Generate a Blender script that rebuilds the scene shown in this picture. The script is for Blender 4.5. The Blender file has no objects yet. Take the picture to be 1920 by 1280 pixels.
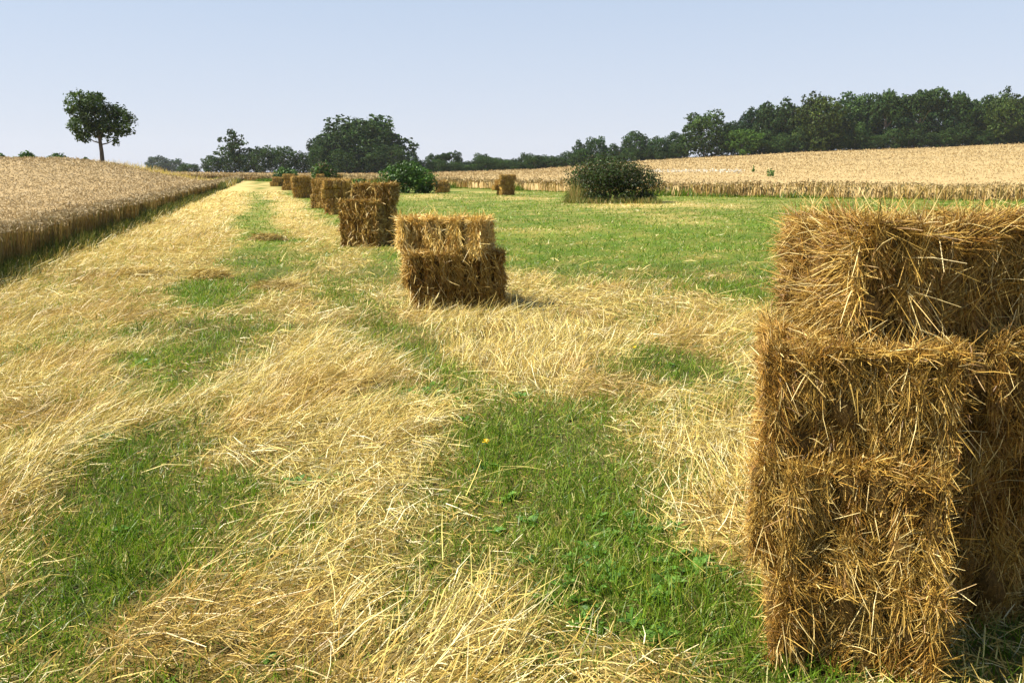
import bpy, math
import numpy as np
from mathutils import Vector

# ------------------------------------------------------------------ camera, sky, sun
sc = bpy.context.scene
COL = sc.collection
F_PX, CAM_H, PITCH = 1550.0, 1.63, math.radians(11.49)
cam_d = bpy.data.cameras.new('camera')
cam_d.sensor_width = 36.0
cam_d.lens = 36.0 * F_PX / 1920.0
cam_d.clip_start, cam_d.clip_end = 0.05, 6000.0
cam = bpy.data.objects.new('camera', cam_d)
cam.location = (0, 0, CAM_H)
cam.rotation_euler = (math.radians(90) - PITCH, 0, 0)
COL.objects.link(cam)
sc.camera = cam

SUN_EL = math.radians(50)
SUN_AZ = math.atan2(-0.97, -0.15)           # towards the sun, measured from +Y to +X
sun_vec = Vector((math.cos(SUN_EL) * math.sin(SUN_AZ), math.cos(SUN_EL) * math.cos(SUN_AZ), math.sin(SUN_EL)))
world = bpy.data.worlds.new('World')
sc.world = world
world.use_nodes = True
wn = world.node_tree
sky = wn.nodes.new('ShaderNodeTexSky')
sky.sky_type = 'NISHITA'
sky.sun_disc = False
sky.sun_elevation = SUN_EL
sky.sun_rotation = SUN_AZ
sky.altitude = 0
sky.air_density = 1.0
sky.dust_density = 0.6
sky.ozone_density = 4.0
bg = wn.nodes['Background']
# thin summer haze: paler and more even towards the horizon
tcw = wn.nodes.new('ShaderNodeTexCoord')
sep = wn.nodes.new('ShaderNodeSeparateXYZ')
wn.links.new(tcw.outputs['Generated'], sep.inputs[0])
mrw = wn.nodes.new('ShaderNodeMapRange')
mrw.interpolation_type = 'SMOOTHSTEP'
mrw.inputs['From Min'].default_value, mrw.inputs['From Max'].default_value = 0.0, 0.8
mrw.inputs['To Min'].default_value, mrw.inputs['To Max'].default_value = .88, .05
wn.links.new(sep.outputs['Z'], mrw.inputs[0])
mixw = wn.nodes.new('ShaderNodeMix')
mixw.data_type = 'RGBA'
wn.links.new(mrw.outputs[0], mixw.inputs['Factor'])
wn.links.new(sky.outputs[0], mixw.inputs['A'])
mr2 = wn.nodes.new('ShaderNodeMapRange')
mr2.inputs['From Min'].default_value, mr2.inputs['From Max'].default_value = 0.0, 0.22
wn.links.new(sep.outputs['Z'], mr2.inputs[0])
mix2 = wn.nodes.new('ShaderNodeMix')
mix2.data_type = 'RGBA'
wn.links.new(mr2.outputs[0], mix2.inputs['Factor'])
mix2.inputs['A'].default_value = (5.9, 6.15, 7.0, 1)
mix2.inputs['B'].default_value = (4.8, 5.65, 7.0, 1)
wn.links.new(mix2.outputs['Result'], mixw.inputs['B'])
wn.links.new(mixw.outputs['Result'], bg.inputs[0])
bg.inputs[1].default_value = 0.060
sun_d = bpy.data.lights.new('sun', 'SUN')
sun_d.energy = 5.0
sun_d.angle = math.radians(0.5)
sun_d.color = (1.0, 0.94, 0.84)
sun = bpy.data.objects.new('sun', sun_d)
sun.location = (-40, -20, 60)
sun.rotation_euler = sun_vec.to_track_quat('Z', 'Y').to_euler()
COL.objects.link(sun)
sc.view_settings.view_transform = 'Standard'
sc.view_settings.look = 'None'
sc.view_settings.exposure = 1.10
sc.view_settings.gamma = 1.0
sc.cycles.use_denoising = True
sc.cycles.denoiser = 'OPENIMAGEDENOISE'
sc.cycles.denoising_input_passes = 'RGB_ALBEDO_NORMAL'
sc.cycles.denoising_prefilter = 'ACCURATE'
sc.cycles.max_bounces = 6
sc.cycles.diffuse_bounces = 1
sc.cycles.transmission_bounces = 3
sc.cycles.volume_bounces = 1

# ------------------------------------------------------------------ helpers
CP, SP = math.cos(PITCH), math.sin(PITCH)


def ray(px, py):
    a, b = (px - 960) / F_PX, (640 - py) / F_PX
    return a, CP + b * SP, -SP + b * CP


def ground_at(px, py):
    a, dy, dz = ray(px, py)
    t = CAM_H / -dz
    return a * t, dy * t


def at_depth(px, py, Y):
    a, dy, dz = ray(px, py)
    t = Y / dy
    return a * t, Y, CAM_H + dz * t


def RNG(s):
    return np.random.default_rng(s)


def vnoise(x, y, s, seed=0):
    x = np.asarray(x, float) / s + seed * 17.31
    y = np.asarray(y, float) / s + seed * 9.77
    xi, yi = np.floor(x).astype(np.int64), np.floor(y).astype(np.int64)
    xf, yf = x - xi, y - yi
    xf, yf = xf * xf * (3 - 2 * xf), yf * yf * (3 - 2 * yf)

    def hsh(i, j):
        n = (i * 374761393 + j * 668265263 + seed * 1442695041) & 0xffffffff
        n = ((n ^ (n >> 13)) * 1274126177) & 0xffffffff
        return ((n ^ (n >> 16)) & 0xffff) / 65535.0
    a, b, c, d = hsh(xi, yi), hsh(xi + 1, yi), hsh(xi, yi + 1), hsh(xi + 1, yi + 1)
    return (a * (1 - xf) + b * xf) * (1 - yf) + (c * (1 - xf) + d * xf) * yf


def fbm(x, y, s, seed=0, o=3):
    r, amp, tot = 0, 1.0, 0
    for k in range(o):
        r = r + amp * vnoise(x, y, s / 2 ** k, seed + k)
        tot += amp
        amp *= 0.5
    return r / tot


def sstep(a, b, x):
    t = np.clip((np.asarray(x, float) - a) / (b - a), 0, 1)
    return t * t * (3 - 2 * t)


class Geo:
    def __init__(s):
        s.v, s.q, s.c, s.n = [], [], [], 0

    def add(s, v, q, c):
        s.v.append(np.asarray(v, np.float32).reshape(-1, 3))
        s.q.append(np.asarray(q, np.int32).reshape(-1, 4) + s.n)
        c = np.asarray(c, np.float32)
        if c.ndim == 1:
            c = np.tile(c, (len(s.v[-1]), 1))
        s.c.append(c)
        s.n += len(s.v[-1])

    def mesh(s, name, mat, smooth=False):
        v, q, c = np.concatenate(s.v), np.concatenate(s.q), np.concatenate(s.c)
        me = bpy.data.meshes.new(name)
        me.vertices.add(len(v))
        me.vertices.foreach_set('co', v.ravel())
        me.loops.add(q.size)
        me.loops.foreach_set('vertex_index', q.ravel())
        me.polygons.add(len(q))
        me.polygons.foreach_set('loop_start', np.arange(0, q.size, 4, dtype=np.int32))
        me.update(calc_edges=True)
        at = me.attributes.new('col', 'FLOAT_COLOR', 'POINT')
        rgba = np.ones((len(v), 4), np.float32)
        rgba[:, :3] = c
        at.data.foreach_set('color', rgba.ravel())
        if smooth:
            me.polygons.foreach_set('use_smooth', np.ones(len(q), bool))
        if mat:
            me.materials.append(mat)
        return me


def unit(v):
    return v / np.maximum(np.linalg.norm(v, axis=-1, keepdims=True), 1e-9)


def strands(g, P, D, L, W, bend, col, seg=2, prof=(1, .85, .2), rg=None, face=None):
    """ribbons: base P, unit direction D, length L, width W, tip offset bend (n,3), colour (n,3)"""
    n = len(P)
    if n == 0:
        return
    rnd = (rg or RNG(1)).normal(size=(n, 3)) if face is None else face
    S = unit(np.cross(D, rnd))
    lev = seg + 1
    V = np.zeros((n, lev, 2, 3))
    for k in range(lev):
        t = k / seg
        c = P + D * (L * t)[:, None] + bend * (t * t)
        w = (W * 0.5 * prof[k * (len(prof) - 1) // seg])[:, None]
        V[:, k, 0] = c - S * w
        V[:, k, 1] = c + S * w
    base = (np.arange(n) * lev * 2)[:, None]
    q = np.concatenate([base + np.array([2 * k, 2 * k + 1, 2 * k + 3, 2 * k + 2]) for k in range(seg)], 1)
    g.add(V.reshape(-1, 3), q.reshape(-1, 4), np.repeat(col, lev * 2, axis=0))


def link(name, data, parent=None, loc=(0, 0, 0), rot=(0, 0, 0), scale=(1, 1, 1)):
    o = bpy.data.objects.new(name, data)
    COL.objects.link(o)
    o.parent = parent
    o.location, o.rotation_euler, o.scale = loc, rot, scale
    return o


def tag(o, label=None, cat=None, group=None, kind=None):
    for k, v in (('label', label), ('category', cat), ('group', group), ('kind', kind)):
        if v:
            o[k] = v
    return o


# ------------------------------------------------------------------ materials
def nodes_of(name):
    m = bpy.data.materials.new(name)
    m.use_nodes = True
    nt = m.node_tree
    nt.nodes.clear()
    return m, nt, lambda t, **k: _node(nt, t, k)


def _node(nt, t, k):
    n = nt.nodes.new('ShaderNode' + t)
    for a, b in k.items():
        setattr(n, a, b)
    return n


def fibre_mat(name, trans=0.25, rough=0.5, spec=0.35, var=0.35, scale=40.0, objcol=False, tmul=(1.0, 1.0, 1.0)):
    """thin plant fibre: colour from the piece's own colour attribute, fine noise, some light passing through"""
    m, nt, N = nodes_of(name)
    L = nt.links.new
    at = N('Attribute', attribute_name='col')
    tc = N('TexCoord')
    nz = N('TexNoise')
    nz.inputs['Scale'].default_value = scale
    nz.inputs['Detail'].default_value = 3
    L(tc.outputs['Object'], nz.inputs['Vector'])
    mr = N('MapRange')
    mr.inputs['From Min'].default_value, mr.inputs['From Max'].default_value = .3, .7
    mr.inputs['To Min'].default_value, mr.inputs['To Max'].default_value = 1 - var, 1 + var
    L(nz.outputs[0], mr.inputs[0])
    mul = N('VectorMath', operation='MULTIPLY')
    L(at.outputs['Color'], mul.inputs[0])
    L(mr.outputs[0], mul.inputs[1])
    out = mul.outputs[0]
    if objcol:
        oi = N('ObjectInfo')
        m2 = N('VectorMath', operation='MULTIPLY')
        L(out, m2.inputs[0])
        L(oi.outputs['Color'], m2.inputs[1])
        out = m2.outputs[0]
    p = N('BsdfPrincipled')
    L(out, p.inputs['Base Color'])
    p.inputs['Roughness'].default_value = rough
    p.inputs['Specular IOR Level'].default_value = spec
    mo = N('OutputMaterial')
    if trans > 0:
        tm = N('VectorMath', operation='MULTIPLY')
        L(out, tm.inputs[0])
        tm.inputs[1].default_value = tmul
        tr = N('BsdfTranslucent')
        L(tm.outputs[0], tr.inputs[0])
        mx = N('MixShader')
        mx.inputs[0].default_value = trans
        L(p.outputs[0], mx.inputs[1])
        L(tr.outputs[0], mx.inputs[2])
        L(mx.outputs[0], mo.inputs[0])
    else:
        L(p.outputs[0], mo.inputs[0])
    return m


M_STRAW = fibre_mat('straw_fibre', .22, .45, .4, .22, 30)
M_BALE = fibre_mat('bale_straw', .04, .5, .35, .22, 30)
M_GRASS = fibre_mat('grass_blade', .35, .45, .35, .25, 8, tmul=(1.1, 1.2, .7))
M_WHEAT = fibre_mat('wheat_stalk', .2, .6, .25, .25, 3)
M_LEAF = fibre_mat('tree_leaf', .2, .6, .15, .3, .25, True, (1.3, 1.4, .6))
M_BUSH = fibre_mat('bush_leaf', .22, .5, .25, .3, 2.0, False, (1.3, 1.4, .6))


def fibrous_mat(name, scale=(60, 60, 18), contrast=.6, bump=.6):
    """matted straw: attribute colour broken by stretched fibre noise, with fine relief"""
    m, nt, N = nodes_of(name)
    L = nt.links.new
    at = N('Attribute', attribute_name='col')
    tc = N('TexCoord')
    mp = N('Mapping')
    mp.inputs['Scale'].default_value = scale
    L(tc.outputs['Object'], mp.inputs[0])
    nz = N('TexNoise')
    nz.inputs['Scale'].default_value = 1
    nz.inputs['Detail'].default_value = 6
    nz.inputs['Roughness'].default_value = .7
    L(mp.outputs[0], nz.inputs['Vector'])
    mr = N('MapRange')
    mr.inputs['From Min'].default_value, mr.inputs['From Max'].default_value = .3, .7
    mr.inputs['To Min'].default_value, mr.inputs['To Max'].default_value = 1 - contrast, 1 + contrast
    L(nz.outputs[0], mr.inputs[0])
    mul = N('VectorMath', operation='MULTIPLY')
    L(at.outputs['Color'], mul.inputs[0])
    L(mr.outputs[0], mul.inputs[1])
    bp = N('Bump')
    bp.inputs['Strength'].default_value = bump
    bp.inputs['Distance'].default_value = .02
    L(nz.outputs[0], bp.inputs['Height'])
    p = N('BsdfPrincipled')
    p.inputs['Roughness'].default_value = .8
    p.inputs['Specular IOR Level'].default_value = .15
    L(mul.outputs[0], p.inputs['Base Color'])
    L(bp.outputs[0], p.inputs['Normal'])
    mo = N('OutputMaterial')
    L(p.outputs[0], mo.inputs[0])
    return m


M_FLAKE = fibrous_mat('bale_flake', (70, 35, 35), .55, .8)
M_GROUND = fibrous_mat('field_ground', (9, 9, 9), .45, .9)
M_CANOPY = fibrous_mat('wheat_canopy', (4, 4, 4), .4, 1.0)
M_BARK = fibrous_mat('bark', (6, 6, 1.5), .4, .6)
M_STONE = fibrous_mat('weathered_sheet', (14, 3, 3), .35, .5)

# ------------------------------------------------------------------ terrain
EX = np.array([-400, -140, -65, -30, -6.7, 10.4, 29.5, 60, 100, 300.])
EY = np.array([205, 200, 190, 150, 94, 62, 50, 40, 30, 10.])


def wheat_edge_y(x):
    return np.interp(x, EX, EY)


def left_edge_x(y):
    return -4.4 - 0.30 * np.asarray(y, float)


HX = np.array([-300, -29, 7, 43, 79, 173, 300, 900.])
HZ = np.array([1.0, .9, 2.1, 5.0, 6.9, 10.8, 13.5, 16.])


def height(x, y):
    x, y = np.asarray(x, float), np.asarray(y, float)
    u = left_edge_x(y) - x
    hl = 2.45 * sstep(0, 17, u) * sstep(20, 92, y) * (1 - sstep(104, 190, y))
    ye = wheat_edge_y(x)
    r = np.clip((y - ye) / (282 - ye), 0, 1.04)
    hr = r * np.interp(x, HX, HZ) * (1 - .6 * sstep(330, 800, y))
    h = hl + hr
    und = (fbm(x, y, 2.2, 3) - .5) * .10 + (fbm(x, y, .7, 5, 2) - .5) * .05
    return h + und * np.clip(1.4 - np.hypot(x, y) / 60, .1, 1) + (fbm(x, y, 40, 8) - .5) * .5 * sstep(70, 160, y)


# green and straw patches of the strip, set as ellipses on the ground
def ell(px, py, rx, ry, val):
    X, Y = ground_at(px, py)
    x1, _ = ground_at(px + rx, py)
    _, y0 = ground_at(px, py + ry)
    _, y1 = ground_at(px, py - ry)
    return X, Y, x1 - X, abs(y1 - y0) / 2, val


PATCH = [ell(*a) for a in (
    (955, 900, 190, 110, -1.0), (1150, 1090, 200, 90, -.8), (300, 960, 260, 90, -.75), (170, 1110, 120, 80, -.75),
    (1275, 685, 150, 45, -.9), (740, 640, 60, 40, -.75), (800, 745, 110, 30, -.9), (1120, 610, 110, 22, -.6),
    (1000, 800, 160, 40, -.7), (1400, 1180, 180, 70, -.5), (280, 680, 70, 30, -.6), (270, 830, 110, 30, -.5),
    (1420, 760, 70, 50, -.7), (700, 510, 60, 30, -.8), (420, 545, 60, 20, -.6), (590, 480, 60, 40, -.7),
    (1300, 900, 80, 40, -.35), (820, 540, 40, 20, -.5), (1080, 520, 60, 15, -.3), (640, 560, 60, 25, -.5),
    (700, 950, 190, 80, .9), (350, 1160, 260, 100, 1.0), (1250, 950, 130, 110, .8), (650, 700, 200, 90, .7),
    (1050, 690, 130, 60, .8), (900, 620, 160, 40, .9), (50, 900, 130, 120, 1.1), (50, 1085, 90, 90, .8), (1150, 1245, 260, 45, .7), (480, 700, 120, 50, .4), (700, 1180, 250, 80, .7),
    (1150, 590, 150, 30, .7), (1350, 640, 110, 30, .7), (1100, 545, 120, 22, .8), (950, 530, 60, 20, .6), (700, 480, 50, 22, .7),
    (690, 420, 40, 14, .6), (800, 368, 60, 5, .9), (1300, 385, 110, 5, .9), (955, 372, 45, 4, .6), (1140, 387, 90, 4, .6),
    (1450, 470, 30, 5, .3), (800, 420, 30, 6, .4), (1440, 600, 80, 25, .5))]
BX = np.array([-60, -9.4, -4.2, -1.6, 0, 1.8, 3.1, 8, 30.])
BY = np.array([300, 60, 20, 15.5, 14.6, 11.6, 9.6, 6.5, 4.])


def strawness(x, y):
    """1 = bleached straw, 0 = green sward"""
    x, y = np.asarray(x, float), np.asarray(y, float)
    n1, n2 = fbm(x, y, 1.5, 11), fbm(x, y, .45, 21, 2)
    q = x - left_edge_x(y)
    q0, q = q, q + (fbm(x, y, 5.0, 13) - .5) * 1.6
    stripe = .92 * (1 - sstep(3.0, 4.1, q + (n1 - .5) * 1.5)) + .72 * sstep(4.6, 5.3, q + (n1 - .5) * 1.3) * (1 - sstep(6.0, 7.0, q + (n1 - .5) * 1.5))
    far = np.clip(stripe + .14, 0, 1)
    wob = (fbm(x, y, 2.2, 15, 2) - .5) * .9
    near = .86 + (n1 - .5) * .9 - .62 * np.exp(-((q + wob - 3.85) / .42) ** 2) - .60 * np.exp(-((q - wob - 5.75) / .42) ** 2)
    s = near + (far - near) * sstep(9, 17, y)
    by = np.interp(x, BX, BY)
    mead = sstep(-.9, .9, y - by + (n1 - .5) * 2.6)
    s = s * (1 - mead) + mead * (.10 + .3 * sstep(.6, .8, fbm(x, y, 4, 31)))
    for X, Y, rx, ry, v in PATCH:
        d = ((x - X) / rx) ** 2 + ((y - Y) / ry) ** 2
        s = s + v * np.exp(-d * 1.1) * (.55 if v < 0 else .5)
    # bunches of straw with green between them, drawn out along the lean of the stems
    n3 = fbm(x * .9 - y * .35, y * .55 + x * .2, .34, 23, 2)
    return np.clip(s + (n2 - .5) * .5 + (n3 - .5) * (1.0 - .6 * sstep(12, 30, y)), 0, 1)


C_STRAW = np.array([[.69, .545, .155], [.77, .63, .24], [.56, .40, .09], [.60, .51, .15], [.43, .285, .06], [.84, .75, .43]])
C_GREEN = np.array([[.105, .195, .011], [.155, .26, .017], [.072, .142, .009], [.21, .28, .024], [.31, .31, .05]])


def pick(rg, table, n, p=None, jit=.12):
    c = table[rg.choice(len(table), n, p=p)]
    return c * (1 + rg.uniform(-jit, jit, (n, 1)))


# ground sheet
def grid_mesh(name, X, Y, Z, col, mat):
    g = Geo()
    r, c = X.shape
    idx = np.arange(r * c).reshape(r, c)
    q = np.stack([idx[:-1, :-1], idx[:-1, 1:], idx[1:, 1:], idx[1:, :-1]], -1).reshape(-1, 4)
    g.add(np.stack([X, Y, Z], -1).reshape(-1, 3), q, col.reshape(-1, 3))
    return g.mesh(name, mat, True)


rr = 3.0 * (1300 / 3.0) ** np.linspace(0, 1, 360)
ss = np.linspace(-1, 1, 160)
GX, GY = ss[None, :] * (rr[:, None] * 1.0 + 4), np.repeat((rr - 6)[:, None], 160, 1)
GZ = height(GX, GY)
S = strawness(GX, GY)[..., None]
nzf = fbm(GX, GY, 3.0, 41)[..., None]
inwheat = ((GX < left_edge_x(GY)) | (GY > wheat_edge_y(GX)))[..., None]
gc = S * np.array([.27, .19, .045]) + (1 - S) * np.array([.080, .128, .010])
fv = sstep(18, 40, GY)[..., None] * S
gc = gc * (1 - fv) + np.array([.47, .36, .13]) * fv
gc = gc * (.8 + .4 * nzf)
# bare soil and thatch between the blades where they are seen singly
near_soil = (1 - sstep(8, 20, GY))[..., None]
gc = gc * (1 - near_soil) + (np.array([.060, .058, .018]) * (1 - S) + np.array([.21, .145, .04]) * S) * (.7 + .6 * nzf) * near_soil
gc = np.where(inwheat, np.array([.30, .20, .075]) * (.8 + .4 * nzf), gc)
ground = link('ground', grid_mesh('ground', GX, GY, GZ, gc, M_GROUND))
tag(ground, 'strip of stubble and mown meadow rolling up into the fields', kind='structure')

# ------------------------------------------------------------------ straw and grass of the strip
rg = RNG(7)


def sample_strip(rho0, y0, y1, ref, power, half=0.72, pad=1.4):
    """points with a density of rho0 per square metre up to ref metres, thinning beyond"""
    edges = y0 * (y1 / y0) ** np.linspace(0, 1, 60)
    xs, ys = [], []
    for a, b in zip(edges[:-1], edges[1:]):
        m = (a + b) / 2
        rho = rho0 * min(1, (ref / m) ** power)
        w = 2 * (half * m + pad)
        n = int(rho * w * (b - a))
        xs.append(rg.uniform(-w / 2, w / 2, n))
        ys.append(rg.uniform(a, b, n))
    return np.concatenate(xs), np.concatenate(ys)


g_straw, g_grass = Geo(), Geo()
x, y = sample_strip(3200, 1.3, 75, 5.0, 2.0)
ok = (x > left_edge_x(y) - .2) & (y < wheat_edge_y(x) + .2)
x, y = x[ok], y[ok]
s = strawness(x, y)
is_straw = rg.uniform(size=len(x)) < np.clip(s * 1.0, .025 + .28 * (1 - sstep(6, 13, y)), .82)
far = np.maximum(1.0, y / 6.0)

# straw: leaning stems that follow a flow, flattened litter, short stubble
xs, ys, fs, sv = x[is_straw], y[is_straw], far[is_straw], s[is_straw]
n = len(xs)
flow = math.radians(32) + (fbm(xs, ys, 2.2, 51, 2) - .5) * 2.2 + (fbm(xs, ys, .6, 61, 2) - .5) * 2.4
flat = fbm(xs, ys, 1.3, 71, 2)
litter = rg.uniform(size=n) < sstep(.44, .62, flat) * .6 + .2
stub = (rg.uniform(size=n) < .36)
az = np.where(litter, flow - .8 + rg.normal(0, 1.1, n), flow + rg.normal(0, .42, n))
inc = np.where(litter, rg.uniform(-.03, .22, n), np.abs(rg.normal(.66, .32, n)))
ln = np.where(litter, rg.uniform(.05, .20, n), rg.uniform(.08, .27, n))
az = np.where(stub, rg.uniform(0, 6.28, n), az)
inc = np.where(stub, rg.uniform(.3, 1.3, n), inc)
ln = np.where(stub, rg.uniform(.03, .10, n), ln) * np.clip(.25 + 1.05 * sv, .35, 1.25)
D = np.stack([np.cos(inc) * np.cos(az), np.cos(inc) * np.sin(az), np.sin(inc)], 1)
z = height(xs, ys) + np.where(litter, rg.uniform(.0, .10, n) * sv, -.01 + .05 * sstep(.6, 1, sv))
W = rg.uniform(.0022, .0048, n) * fs ** .9
bend = np.stack([rg.normal(0, .2, n), rg.normal(0, .2, n), -rg.uniform(.0, .45, n)], 1) * ln[:, None]
brown = fbm(xs, ys, .8, 81, 2)
col = pick(rg, C_STRAW, n)
col = col * (1 - .30 * sstep(.55, .78, brown))[:, None] * np.where((brown > .6)[:, None], np.array([1, .90, .8]), 1)
P = np.stack([xs, ys, z], 1)
nearm = ys < 9
strands(g_straw, P[nearm], D[nearm], ln[nearm], W[nearm], bend[nearm], col[nearm], 2, (1, .9, .45), rg)
strands(g_straw, P[~nearm], D[~nearm], ln[~nearm], W[~nearm], bend[~nearm], col[~nearm], 1, (1, .45), rg)

# a few long pale stems lying across everything
x2, y2 = sample_strip(14, 1.6, 16, 5, 1.2)
k = rg.uniform(size=len(x2)) < strawness(x2, y2) * .9 + .15
x2, y2 = x2[k], y2[k]
n = len(x2)
az = math.radians(55) + rg.normal(0, .75, n)
inc = np.minimum(np.abs(rg.normal(.25, .3, n)), .5)
D = np.stack([np.cos(inc) * np.cos(az), np.cos(inc) * np.sin(az), np.sin(inc)], 1)
ln = rg.uniform(.2, .45, n)
strands(g_straw, np.stack([x2, y2, height(x2, y2) + rg.uniform(.01, .08, n)], 1), D, ln, rg.uniform(.003, .0055, n) * np.maximum(1, y2 / 6),
        rg.normal(0, .08, (n, 3)) * ln[:, None] - np.array([0, 0, .08]), pick(rg, C_STRAW[[1, 3, 0]], n) * .95, 2, (1, .95, .6), rg)

# green blades
thin = ~is_straw & (rg.uniform(size=len(x)) < 1 - .5 * sstep(8, 18, y))
xs, ys, fs, sv = x[thin], y[thin], far[thin] * (1 + .5 * sstep(8, 18, y[thin])), s[thin]
n = len(xs)
az = rg.uniform(0, 6.28, n)
inc = np.clip(rg.normal(.95, .35, n), .1, 1.5)
tuft = fbm(xs, ys, .5, 91, 2)
ln = rg.uniform(.05, .13, n) * (.6 + .9 * tuft)
D = np.stack([np.cos(inc) * np.cos(az), np.cos(inc) * np.sin(az), np.sin(inc)], 1)
W = rg.uniform(.003, .006, n) * fs ** .9
bend = np.stack([D[:, 0] * .4, D[:, 1] * .4, -rg.uniform(.1, .5, n)], 1) * ln[:, None]
col = pick(rg, C_GREEN, n, [.28, .28, .2, .16, .08], .2) * (.5 + .6 * fbm(xs, ys, .9, 93, 2) + .4 * fbm(xs * .25, ys, 1.6, 94, 2))[:, None]
dry = fbm(xs, ys, 1.1, 95, 2)
mixd = (rg.uniform(size=n) < (.16 + .4 * sstep(.45, .75, dry)) * (1 - .65 * sstep(9, 16, ys)))
col[mixd] = pick(rg, np.array([[.36, .34, .10], [.45, .36, .13], [.28, .30, .07]]), int(mixd.sum()))
P = np.stack([xs, ys, height(xs, ys) - .01], 1)
nearm = ys < 7
strands(g_grass, P[nearm], D[nearm], ln[nearm], W[nearm], bend[nearm], col[nearm], 2, (.9, 1, .15), rg)
strands(g_grass, P[~nearm], D[~nearm], ln[~nearm] * 1.1, W[~nearm], bend[~nearm], col[~nearm], 1, (1, .3), rg)

# close turf in the green patches near by
x2, y2 = sample_strip(5200, 1.3, 13, 3.2, 1.75)
s2 = strawness(x2, y2)
k = (rg.uniform(size=len(x2)) < (1 - s2) * .95) & (x2 > left_edge_x(y2))
x2, y2 = x2[k], y2[k]
n = len(x2)
az, inc = rg.uniform(0, 6.28, n), np.clip(rg.normal(.9, .35, n), .1, 1.5)
ln = rg.uniform(.035, .10, n) * (.6 + .9 * fbm(x2, y2, .5, 91, 2))
D = np.stack([np.cos(inc) * np.cos(az), np.cos(inc) * np.sin(az), np.sin(inc)], 1)
cc = pick(rg, C_GREEN, n, [.24, .28, .14, .22, .12], .25)
strands(g_grass, np.stack([x2, y2, height(x2, y2) - .008], 1), D, ln, rg.uniform(.0035, .006, n) * np.maximum(1, y2 / 5), rg.normal(0, .15, (n, 3)) * ln[:, None], cc, 1, (1, .3), rg)

# taller rank grass against both crop edges
y2 = 8 * (185 / 8) ** rg.uniform(size=20000)
x2 = left_edge_x(y2) + rg.normal(.12, .25, len(y2)) + (fbm(y2, y2 * 0, 1.3, 129, 3) - .5) * .8
n = len(x2)
tall = .28 + .5 * sstep(.4, .7, fbm(x2, y2, 5, 101)) * (.35 + 1.0 * sstep(40, 110, y2))
ln = rg.uniform(.5, 1, n) * tall
az = rg.uniform(0, 6.28, n)
inc = rg.uniform(1.0, 1.5, n)
D = np.stack([np.cos(inc) * np.cos(az), np.cos(inc) * np.sin(az), np.sin(inc)], 1)
cc = pick(rg, np.array([[.09, .12, .018], [.13, .145, .025], [.24, .19, .05], [.065, .09, .014]]), n)
strands(g_grass, np.stack([x2, y2, height(x2, y2)], 1), D, ln, .005 * np.maximum(1, y2 / 6) ** .95, rg.normal(0, .15, (n, 3)) * ln[:, None], cc, 2, (1, .8, .15), rg)
x2 = rg.uniform(-70, 75, 10000)
y2 = wheat_edge_y(x2) - np.abs(rg.normal(0, .5, len(x2)))
n = len(x2)
wd = sstep(.45, .62, fbm(x2, y2, 6, 111))
ln = rg.uniform(.25, .75, n) * (.25 + .85 * wd)
az, inc = rg.uniform(0, 6.28, n), rg.uniform(.9, 1.5, n)
D = np.stack([np.cos(inc) * np.cos(az), np.cos(inc) * np.sin(az), np.sin(inc)], 1)
strands(g_grass, np.stack([x2, y2, height(x2, y2)], 1), D, ln, .0009 * y2, rg.normal(0, .15, (n, 3)) * ln[:, None], pick(rg, C_GREEN[:4] * .8, n), 2, (1, .8, .15), rg)

tag(link('dry_straw', g_straw.mesh('dry_straw', M_STRAW)), 'bleached straw stems lying and leaning over the stubble strip', 'straw', kind='stuff')
tag(link('meadow_grass', g_grass.mesh('meadow_grass', M_GRASS)), 'short green meadow grass with taller blades along the crop edges', 'grass', kind='stuff')

# ------------------------------------------------------------------ wheat
C_WHEAT_L = np.array([[.335, .25, .122], [.37, .28, .145], [.30, .217, .098], [.39, .31, .168]])
C_WHEAT_R = np.array([[.38, .275, .12], [.42, .31, .145], [.33, .23, .095], [.44, .345, .175]])
C_STALK = np.array([[.30, .19, .05], [.36, .24, .075], [.24, .15, .03], [.20, .18, .045]])
WH = .72


def wheat(g, rg, x, y, wid, tab, z0=0.0, stem=True, hs=1.0, sb=1.0, eseg=1):
    n = len(x)
    hgt = WH * hs * rg.uniform(.86, 1.12, n) * (.86 + .28 * fbm(x, y, 1.6, 127, 2))
    zb = height(x, y)
    lean = rg.normal(0, .10, (n, 2))
    D = unit(np.stack([lean[:, 0], lean[:, 1], np.ones(n)], 1))
    P = np.stack([x, y, zb + z0], 1)
    Ls = hgt - z0
    if stem:
        strands(g, P, D, Ls, wid * .45, np.zeros((n, 3)), pick(rg, C_STALK * sb, n, None, .2), 1, (1, .8), rg)
    tip = P + D * Ls[:, None]
    az = rg.uniform(0, 6.28, n)
    inc = rg.normal(.35, .6, n)
    E = np.stack([np.cos(inc) * np.cos(az), np.cos(inc) * np.sin(az), np.sin(inc)], 1)
    strands(g, tip - E * .01, E, rg.uniform(.07, .11, n) * np.maximum(1, wid / .03), wid * 1.3, -np.array([0, 0, .035]) * np.ones((n, 1)),
            pick(rg, tab, n, None, .1), eseg, (.5, 1, .3) if eseg == 2 else (.9, .5), rg)


rg = RNG(17)
gl = Geo()
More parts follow.
